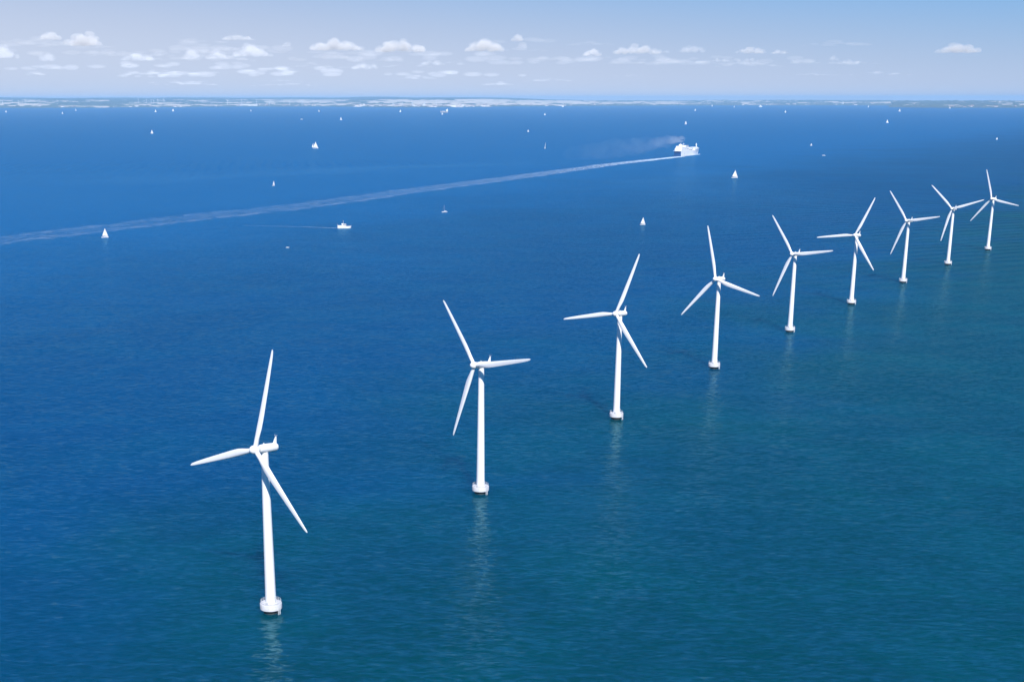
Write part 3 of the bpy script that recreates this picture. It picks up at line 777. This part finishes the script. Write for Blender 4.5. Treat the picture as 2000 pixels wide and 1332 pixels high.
# ------------------------------------------------------------------ fishing boat in mid water
def fishing_boat():
    A = at(659.6, 446.2); Bp = at(686.4, 446.2)
    L_ = (Bp - A).length; d = (Bp - A); root = empty('fishing_boat', ((A + Bp) / 2).to_tuple(), math.atan2(d.y, d.x)); root.location.z = 0
    k = L_ / 20.7
    bm = bmesh.new(); rs = []
    for x, zt, w in ((-10.3, 4.3, 2.5), (-9.6, 4.25, 2.8), (-5, 4.1, 3.0), (-1.2, 4.0, 3.0), (-.8, 3.1, 3.0), (3, 2.75, 2.9), (6, 2.9, 2.4), (8.4, 3.15, 1.5), (10.0, 3.4, .5), (10.5, 3.5, .05)):
        rk = max(0, (x - 5) / 5.5)
        rs.append([bm.verts.new(((x - rk * 1.8 * (1 - max(0, z) / zt)) * k, y * k, z * k)) for y, z in ((-w, zt), (-w, zt * .5), (-w * (.85 - .35 * rk), 0), (-w * .5, -.6), (w * .5, -.6), (w * (.85 - .35 * rk), 0), (w, zt * .5), (w, zt))])
    for a, b in zip(rs, rs[1:]):
        for j in range(8): bm.faces.new((a[j], b[j], b[(j + 1) % 8], a[(j + 1) % 8]))
    bm.faces.new(rs[0][::-1]); bm.faces.new(rs[-1])
    hull = obj('hull', bm, M_GEL, root)
    bm = bmesh.new(); box(bm, (0.1 * k, 0, 4.9 * k), (5.2 * k, 4.2 * k, 3.4 * k), .9, bev=.12); wh = obj('wheelhouse', bm, M_GREYW, root)
    bm = bmesh.new(); box(bm, (.15 * k, 0, 5.6 * k), (4.86 * k, 4.02 * k, .8 * k), .95); obj('window', bm, M_GLASS, wh)
    bm = bmesh.new(); bmesh.ops.create_uvsphere(bm, u_segments=20, v_segments=12, radius=1.35 * k, matrix=Matrix.Translation((-3.4 * k, 0, 6.0 * k))); tube(bm, [(-3.4 * k, 0, 3.9 * k), (-3.4 * k, 0, 5 * k)], .5 * k, 8)
    obj('radar_dome', bm, M_GEL, root, 60)
    bm = bmesh.new(); tube(bm, [(-1.6 * k, 0, 4 * k), (-1.75 * k, 0, 11.8 * k)], .38 * k, 8, .16 * k); tube(bm, [(-1.6 * k, -1.4 * k, 9 * k), (-1.6 * k, 1.4 * k, 9 * k)], .12 * k, 6)
    obj('mast', bm, M_ALU, root, 60)
    bm = bmesh.new()
    for x in (2.5, 4, 5.5, 7, 8.5, 9.8): tube(bm, [(x * k, -1.6 * k * (1 if x < 7 else .5), 2.8 * k), (x * k, -1.6 * k * (1 if x < 7 else .5), 4.2 * k)], .09 * k, 5)
    tube(bm, [(2.5 * k, -1.6 * k, 4.2 * k), (7 * k, -1.6 * k, 4.2 * k), (10.2 * k, 0, 4.5 * k)], .08 * k, 5); tube(bm, [(-10.2 * k, -2 * k, 4.2 * k), (-10.4 * k, -2 * k, 6.6 * k)], .14 * k, 6)
    obj('railing', bm, M_STEEL, root)
    return root
fb = fishing_boat(); tag(fb, 'white fishing boat with round dome and tall mast, trailing a thin wake', 'boat')
A = at(659.6, 446.0); Bq = at(590, 443.5); Cq = at(480, 441.0)
tag(foam_strip('boat_wake', [A.to_tuple(), Bq.to_tuple(), Cq.to_tuple()], [4, 9, 12], foam_material('boat_foam', (.45, 22), (.22, 90), .07, (2, 18), 0, .15), z=.13), 'thin faint wake line behind the fishing boat', 'wake', kind='stuff')
tag(foam_strip('bow_wave', [(fb.matrix_basis @ Vector((10.8, -2.0, 0))).to_tuple(), (fb.matrix_basis @ Vector((6, -3.4, 0))).to_tuple(), (fb.matrix_basis @ Vector((-9, -4.6, 0))).to_tuple()], [2.6, 2.6, 1.4], foam_material('boat_bow_foam', (.7, 6), (.5, 30), .15, (2, 5), 0, .1), z=.2), 'small white bow wave beside the fishing boat', 'bow wave', kind='stuff')

# ------------------------------------------------------------------ distant tanker and ferry
def far_ship(name, L_, H_, aft=True):
    root = empty(name, (0, 0, 0)); s_ = -1 if aft else 1
    bm = bmesh.new(); rs = []
    for x, w in ((-.5, .8), (-.46, 1), (.3, 1), (.42, .6), (.5, .06)):
        rs.append([bm.verts.new((x * L_, y * w * L_ * .075, z)) for y, z in ((-1, H_ * .3), (-.9, -.8), (.9, -.8), (1, H_ * .3))])
    for a, b in zip(rs, rs[1:]):
        for j in range(4): bm.faces.new((a[j], b[j], b[(j + 1) % 4], a[(j + 1) % 4]))
    bm.faces.new(rs[0][::-1]); bm.faces.new(rs[-1])
    return root, bm
p_ = at(867.5, 220.5); k = mpp(p_); L_ = 14.5 * k
t, bm = far_ship('tanker', L_, 7 * k); obj('hull', bm, paint('tanker_hull', (.32, .30, .30), .6, .2, .02), t)
bm = bmesh.new(); box(bm, (-L_ * .36, 0, 3.9 * k), (3.6 * k, L_ * .13, 3.6 * k), .92, bev=2); blk = obj('accommodation', bm, M_HULLW, t)
bm = bmesh.new(); box(bm, (-L_ * .42, 0, 6.2 * k), (1 * k, L_ * .05, 1.2 * k)); obj('funnel', bm, M_HULLW, t)
bm = bmesh.new(); box(bm, (L_ * .12, 0, 2.5 * k), (6 * k, L_ * .12, .9 * k)); tube(bm, [(L_ * .44, 0, 2 * k), (L_ * .44, 0, 4.2 * k)], .22 * k, 6); obj('deck_cargo', bm, M_CONC, t)
t.location = (p_.x, p_.y, 0); t.rotation_euler = (0, 0, math.pi); tag(t, 'distant tanker with bright white stern house, below the coastal town', 'ship')
for px, py, lab, w in ((1485.5, 209.5, 'distant white ferry close under the grey coast right of centre', 6), (1099, 209.5, 'small far white ferry close under the coast at the centre', 3.6)):
    p_ = at(px, py); k = mpp(p_); t, bm = far_ship('ferry', w * k, 3.4 * k); obj('hull', bm, M_HULLW, t)
    bm = bmesh.new(); box(bm, (0, 0, 1.5 * k), (w * .7 * k, w * .12 * k, 1.4 * k), .92); box(bm, (-w * .1 * k, 0, 2.6 * k), (w * .35 * k, w * .1 * k, .9 * k), .9); obj('superstructure', bm, M_HULLW, t)
    t.location = (p_.x, p_.y, 0); tag(t, lab, 'ferry')

# ------------------------------------------------------------------ things on the far coast
def coast_point(px, inland):
    y0 = at(px, shore_y(px)).y; tb = at(px, shore_y(px)).x / y0
    y = y0 + inland; x = tb * y
    return Vector((x, y, terrain_h(x, y)))
def far_turbine(hub_h, r_):
    root = empty('wind_turbine', (0, 0, 0))
    bm = bmesh.new(); lathe(bm, [(hub_h * .055, -6), (hub_h * .028, hub_h)], 10); obj('tower', bm, M_WHITE, root, 60)
    bm = bmesh.new(); box(bm, (0, .02 * hub_h, hub_h), (.09 * hub_h, .16 * hub_h, .09 * hub_h)); obj('nacelle', bm, M_WHITE, root)
    for k in range(3):
        bm = bmesh.new(); tube(bm, [(0, 0, 0), (0, 0, r_ * .3), (0, 0, r_)], r_ * .05, 6, r_ * .02)
        b = obj('blade', bm, M_BLADE, root); b.location = (0, -.08 * hub_h, hub_h); b.rotation_euler = (0, rad(120 * k), 0)
    return root
ft = far_turbine(88, 50)
FT = [(6, 2600, 'a'), (25, 3400, 'a'), (37, 2400, 'a'), (50, 3300, 'a'), (271, 4200, 'b'), (287, 3600, 'b'), (296, 3900, 'b'), (301, 3000, 'b'), (309, 3300, 'b'), (321, 4000, 'b'),
      (445, 1500, 'c'), (472.5, 900, 'c'), (501.5, 1000, 'c'), (526.5, 120, 'c'), (566, 300, 'c'), (590, 150, 'c'),
      (767.5, 200, 'd'), (786, 150, 'd'), (805.5, 100, 'd'), (830, 100, 'd'), (852.5, 250, 'd'), (861.5, 150, 'd')]
FLAB = dict(a=('one of the tiny turbines at the hazy left end of the far coast', 'far turbines at the left end'), b=('one of the clustered tiny turbines on the left coast, above the pair of far sails', 'far turbines in the left cluster'),
            c=('one of the spaced tiny turbines by the long white warehouse on the coast', 'far turbines by the warehouse'), d=('one of the tiny turbines in front of the coastal town, above the tanker', 'far turbines by the town'))
for i, (px, inl, g) in enumerate(FT):
    t = ft if i == 0 else copy_tree(ft)
    t.location = coast_point(px, inl); t.rotation_euler = (0, 0, rad(rf.uniform(-40, 40)))
    sc_ = rf.uniform(.85, 1.15) * (1.2 if g == 'c' else 1.0); t.scale = (sc_, sc_, sc_)
    ph = rf.uniform(0, 120)
    for k, b in enumerate([c for c in t.children if c.name.startswith('blade')]): b.rotation_euler = (0, rad(120 * k + ph), 0)
    tag(t, FLAB[g][0], 'wind turbine', FLAB[g][1])
def building(w, d_, h, roof='flat', name='building'):
    root = empty(name, (0, 0, 0))
    bm = bmesh.new(); box(bm, (0, 0, h / 2 - 2), (w, d_, h + 4)); obj('wall', bm, M_WALLW, root)
    bm = bmesh.new()
    if roof == 'flat': box(bm, (0, 0, h + .5), (w + 1.5, d_ + 1.5, 1))
    else:
        v = [bm.verts.new(c_) for c_ in ((-w / 2 - 1, -d_ / 2 - 1, h), (w / 2 + 1, -d_ / 2 - 1, h), (w / 2 + 1, d_ / 2 + 1, h), (-w / 2 - 1, d_ / 2 + 1, h), (-w / 2 - 1, 0, h + d_ * .4), (w / 2 + 1, 0, h + d_ * .4))]
        for q in ((0, 1, 5, 4), (2, 3, 4, 5), (1, 2, 5), (3, 0, 4), (3, 2, 1, 0)): bm.faces.new([v[j] for j in q])
    obj('roof', bm, M_GREYW if roof == 'flat' else M_ROOF, root)
    return root
for px, inl, w, d_, h, lab in ((486, 160, 330, 60, 34, 'long low white warehouse on the far shore between the tiny turbines'), (704.5, 260, 32, 30, 42, 'left one of the twin white tower blocks in the coastal town'),
                               (711, 260, 22, 30, 44, 'right one of the twin white tower blocks in the coastal town'), (828, 220, 40, 30, 52, 'tall white block in the middle of the coastal town'),
                               (885, 160, 90, 40, 26, 'broad white block at the right end of the coastal town'), (904, 180, 40, 30, 30, 'small white block right of the broad white block'),
                               (1646, 900, 26, 26, 52, 'lone white tower on the grey skyline at the right')):
    b = building(w * 1.35, d_ * 1.35, h * 1.3); b.location = coast_point(px, inl); tag(b, lab, 'building')
bm = bmesh.new(); lathe(bm, [(17, -4), (17, 24), (14, 30), (8, 34), (.5, 36)], 20); tk = obj('storage_tank', bm, M_WALLW, None, 40); tk.location = coast_point(808.5, 180); tk.scale = (1.35, 1.35, 1.35)
tag(tk, 'round white storage tank between the tower blocks of the coastal town', 'storage tank')
gab = building(34, 16, 9, 'gable', 'house'); first = True
zones = [(690, 960, 70, 'town'), (960, 1180, 22, 'mid'), (340, 690, 26, 'left'), (1430, 1720, 26, 'right'), (60, 340, 10, 'west'), (1850, 2000, 16, 'head')]
ZL = dict(town='pale house among the roofs of the coastal town above the tanker', mid='pale house on the shore between the town and the centre of the coast', left='pale house by the shore around the warehouse and turbines',
          right='pale house on the grey shore above the distant ferry', west='pale house on the far left shore', head='pale house on the sandy headland at the right edge')
for a, b_, cnt, z in zones:
    for _ in range(cnt):
        h_ = gab if first else copy_tree(gab); first = False
        h_.location = coast_point(rf.uniform(a, b_), 40 + 1100 * rf.random() ** 1.6); s_ = rf.uniform(.9, 2.6); h_.scale = (s_ * rf.uniform(.8, 1.5), s_, s_ * rf.uniform(.8, 1.3))
        h_.rotation_euler = (0, 0, rad(rf.uniform(-40, 40))); tag(h_, ZL[z], 'house', 'houses: ' + ZL[z][5:])

# ------------------------------------------------------------------ clouds
def cloud_mat(name, dens):
    m = bpy.data.materials.new(name); m.use_nodes = True; n, l = m.node_tree.nodes, m.node_tree.links
    n.remove(n['Principled BSDF'])
    pv = n.new('ShaderNodeVolumePrincipled'); pv.inputs['Color'].default_value = (1, 1, 1, 1); pv.inputs['Anisotropy'].default_value = -.45; pv.inputs['Density'].default_value = dens
    l.new(pv.outputs[0], n['Material Output'].inputs['Volume']); return m
CM = [cloud_mat('cloud_bright', .0018), cloud_mat('cloud_soft', .0007), cloud_mat('cloud_faint', .00045), cloud_mat('cloud_veil', .00038)]
def cloud_bm(bm, c, w, h, seed, depth=None, n=None, flat=1.0):
    rc = random.Random(seed); n = n or max(5, int(8 * w / max(h, 1) * .5) + 4)
    depth = depth or min(w, h * 2.5)
    for i in range(n):
        t = rc.uniform(-1, 1); env = (1 - abs(t) ** 1.8) ** .6 * (.55 + .45 * abs(math.sin(t * 5 + seed)))
        r_ = h * rc.uniform(.22, .42) * (.45 + .6 * env)
        x = t * max(0, w / 2 - r_); z = r_ * .55 + rc.random() ** 1.2 * max(0, h * env - r_ * 1.5)
        mt = Matrix.Translation(Vector(c) + Vector((x, rc.uniform(-.5, .5) * depth, z))) @ Matrix.Diagonal((rc.uniform(1, 1.7) / flat ** .8, 1.2, rc.uniform(.75, 1) * flat, 1))
        bmesh.ops.create_icosphere(bm, subdivisions=2, radius=r_, matrix=mt)
    for v in bm.verts:
        q = v.co / (h * .30); v.co += Vector((mnoise.noise(q), mnoise.noise(q + Vector((9, 0, 0))), mnoise.noise(q + Vector((0, 9, 0))) * flat ** 2)) * h * .10 * flat
        q = v.co / (h * .11); v.co += Vector((mnoise.noise(q), mnoise.noise(q + Vector((5, 0, 0))), mnoise.noise(q + Vector((0, 5, 0))) * flat ** 2)) * h * .05 * flat ** 2
        if v.co.z < c[2]: v.co.z = c[2] + (v.co.z - c[2]) * .25
def cloud_obj(bm, mat, vox):
    o = obj('cloud', bm, mat, None, None)
    md = o.modifiers.new('merge', 'REMESH'); md.mode = 'VOXEL'; md.voxel_size = vox; md.use_smooth_shade = True
    sm = o.modifiers.new('soften', 'SMOOTH'); sm.factor = .5; sm.iterations = 3
    return o
BRIGHT = [  # x0, x1, top, base, density class, label
    (78, 119, 58, 78, 0, 'left one of two bright puffy clouds at the upper left'), (134, 198, 61, 90, 0, 'larger right one of two bright puffy clouds at the upper left'),
    (432, 494, 66, 79, 0, 'flat bright lone cloud left of centre'), (608, 706, 74, 99, 0, 'broad bright cloud left of centre, first of the middle row'),
    (734, 830, 76, 102, 0, 'broad bright cloud in the middle row, second of its row'), (908, 984, 77, 101, 0, 'bright two humped cloud at the centre'),
    (999, 1022, 65, 81, 0, 'small round cloud sitting above the others at the centre'), (1009, 1030, 82, 95, 1, 'small soft cloud under the round one at the centre'),
    (1139, 1173, 93, 110, 0, 'small bright cloud right of centre'), (1201, 1289, 86, 106, 0, 'long bright cloud with three humps right of centre'),
    (1290, 1309, 96, 105, 1, 'small wisp of cloud beside the long three humped cloud'), (1327, 1378, 87, 103, 1, 'thin cloud with a pointed left end'),
    (1436, 1496, 90, 105, 0, 'bright cloud on the right with a dome top'), (1505, 1541, 96, 106, 0, 'smaller bright cloud touching the dome topped one'),
    (1391, 1421, 111, 121, 1, 'small cloud under the gap left of the dome topped one'), (1429, 1480, 111, 121, 1, 'flat cloud under the dome topped one'),
    (1541, 1562, 115, 125, 1, 'tiny soft cloud below and right of the dome topped one'), (1616, 1636, 109, 119, 1, 'small slanting cloud left of the twin wisps at right'),
    (1637, 1680, 115, 126, 1, 'low wisp of cloud at right'), (1832, 1908, 82, 104, 0, 'lone bright cloud at the far right'),
    (-20, 32, 85, 114, 1, 'soft cloud cut by the left edge'), (80, 108, 101, 120, 2, 'narrow upright soft cloud at the left'),
    (242, 302, 102, 119, 1, 'soft wide cloud below the bright pair at left'), (360, 392, 96, 116, 1, 'soft cloud left of the flat bright one, lower'),
    (402, 446, 99, 116, 1, 'soft cloud below the flat bright one'), (458, 528, 86, 111, 1, 'soft ragged cloud below and right of the flat bright one'),
    (550, 572, 80, 92, 1, 'small puff left of the first broad bright cloud'), (686, 740, 120, 136, 1, 'low soft cloud under the first broad bright cloud'),
    (820, 870, 116, 128, 1, 'low soft cloud under the second broad bright cloud')]
for i, (x0, x1, yt, yb, ci, lab) in enumerate(BRIGHT):
    dist = 42000.0 if yb < 108 else 52000.0
    c = at_dist((x0 + x1) / 2, yb, dist); k = dist / FPX * 1.03
    bm = bmesh.new(); cloud_bm(bm, (0, 0, 0), (x1 - x0) * k, (yb - yt) * k, 100 + i, n=int(8 + (x1 - x0) / 3.2))
    o = cloud_obj(bm, CM[ci], 16); o.location = c
    tag(o, lab, 'cloud', 'small clouds above the far coast')
# the faint far deck of clouds nobody could count
bm = bmesh.new(); rc = random.Random(21)
for i in range(42):
    px = rc.triangular(-80, 1800, 420); row = rc.random()
    yb = 86 + 84 * row; dist = 1320.0 / max(.004, (193 - yb) / FPX) * .98
    dist = min(dist, 150000); c = at_dist(px, yb, dist); k = dist / FPX
    w = rc.uniform(40, 190) * k * (1.1 - .4 * row); h = rc.uniform(9, 25) * k * (1.1 - .6 * row)
    b2 = bmesh.new(); cloud_bm(b2, c, w, h, 500 + i, n=rc.randint(9, 18), flat=.5)
    me = bpy.data.meshes.new('tmp'); b2.to_mesh(me); b2.free(); bm.from_mesh(me); bpy.data.meshes.remove(me)
o = obj('cloud_deck', bm, CM[2], None, 180, recalc=False)
tag(o, 'faint far cloud deck low over the horizon', 'clouds', kind='stuff')

bm = bmesh.new()
for i, (px, yb, wpx, hpx) in enumerate([(120, 112, 420, 26), (430, 108, 520, 30), (820, 122, 640, 32), (300, 138, 560, 26), (1180, 128, 560, 26), (1480, 128, 420, 22), (640, 152, 760, 26), (60, 92, 260, 16)]):
    dist = 1320.0 / ((193 - yb) / FPX); c = at_dist(px, yb, dist); k = dist / FPX
    b2 = bmesh.new(); cloud_bm(b2, c, wpx * k, hpx * k, 900 + i, n=30, flat=.6)
    me = bpy.data.meshes.new('tmp'); b2.to_mesh(me); b2.free(); bm.from_mesh(me); bpy.data.meshes.remove(me)
o = obj('cloud_veil', bm, CM[3], None, 180, recalc=False)
tag(o, 'thin pale veil of cloud low in the sky', 'clouds', kind='stuff')
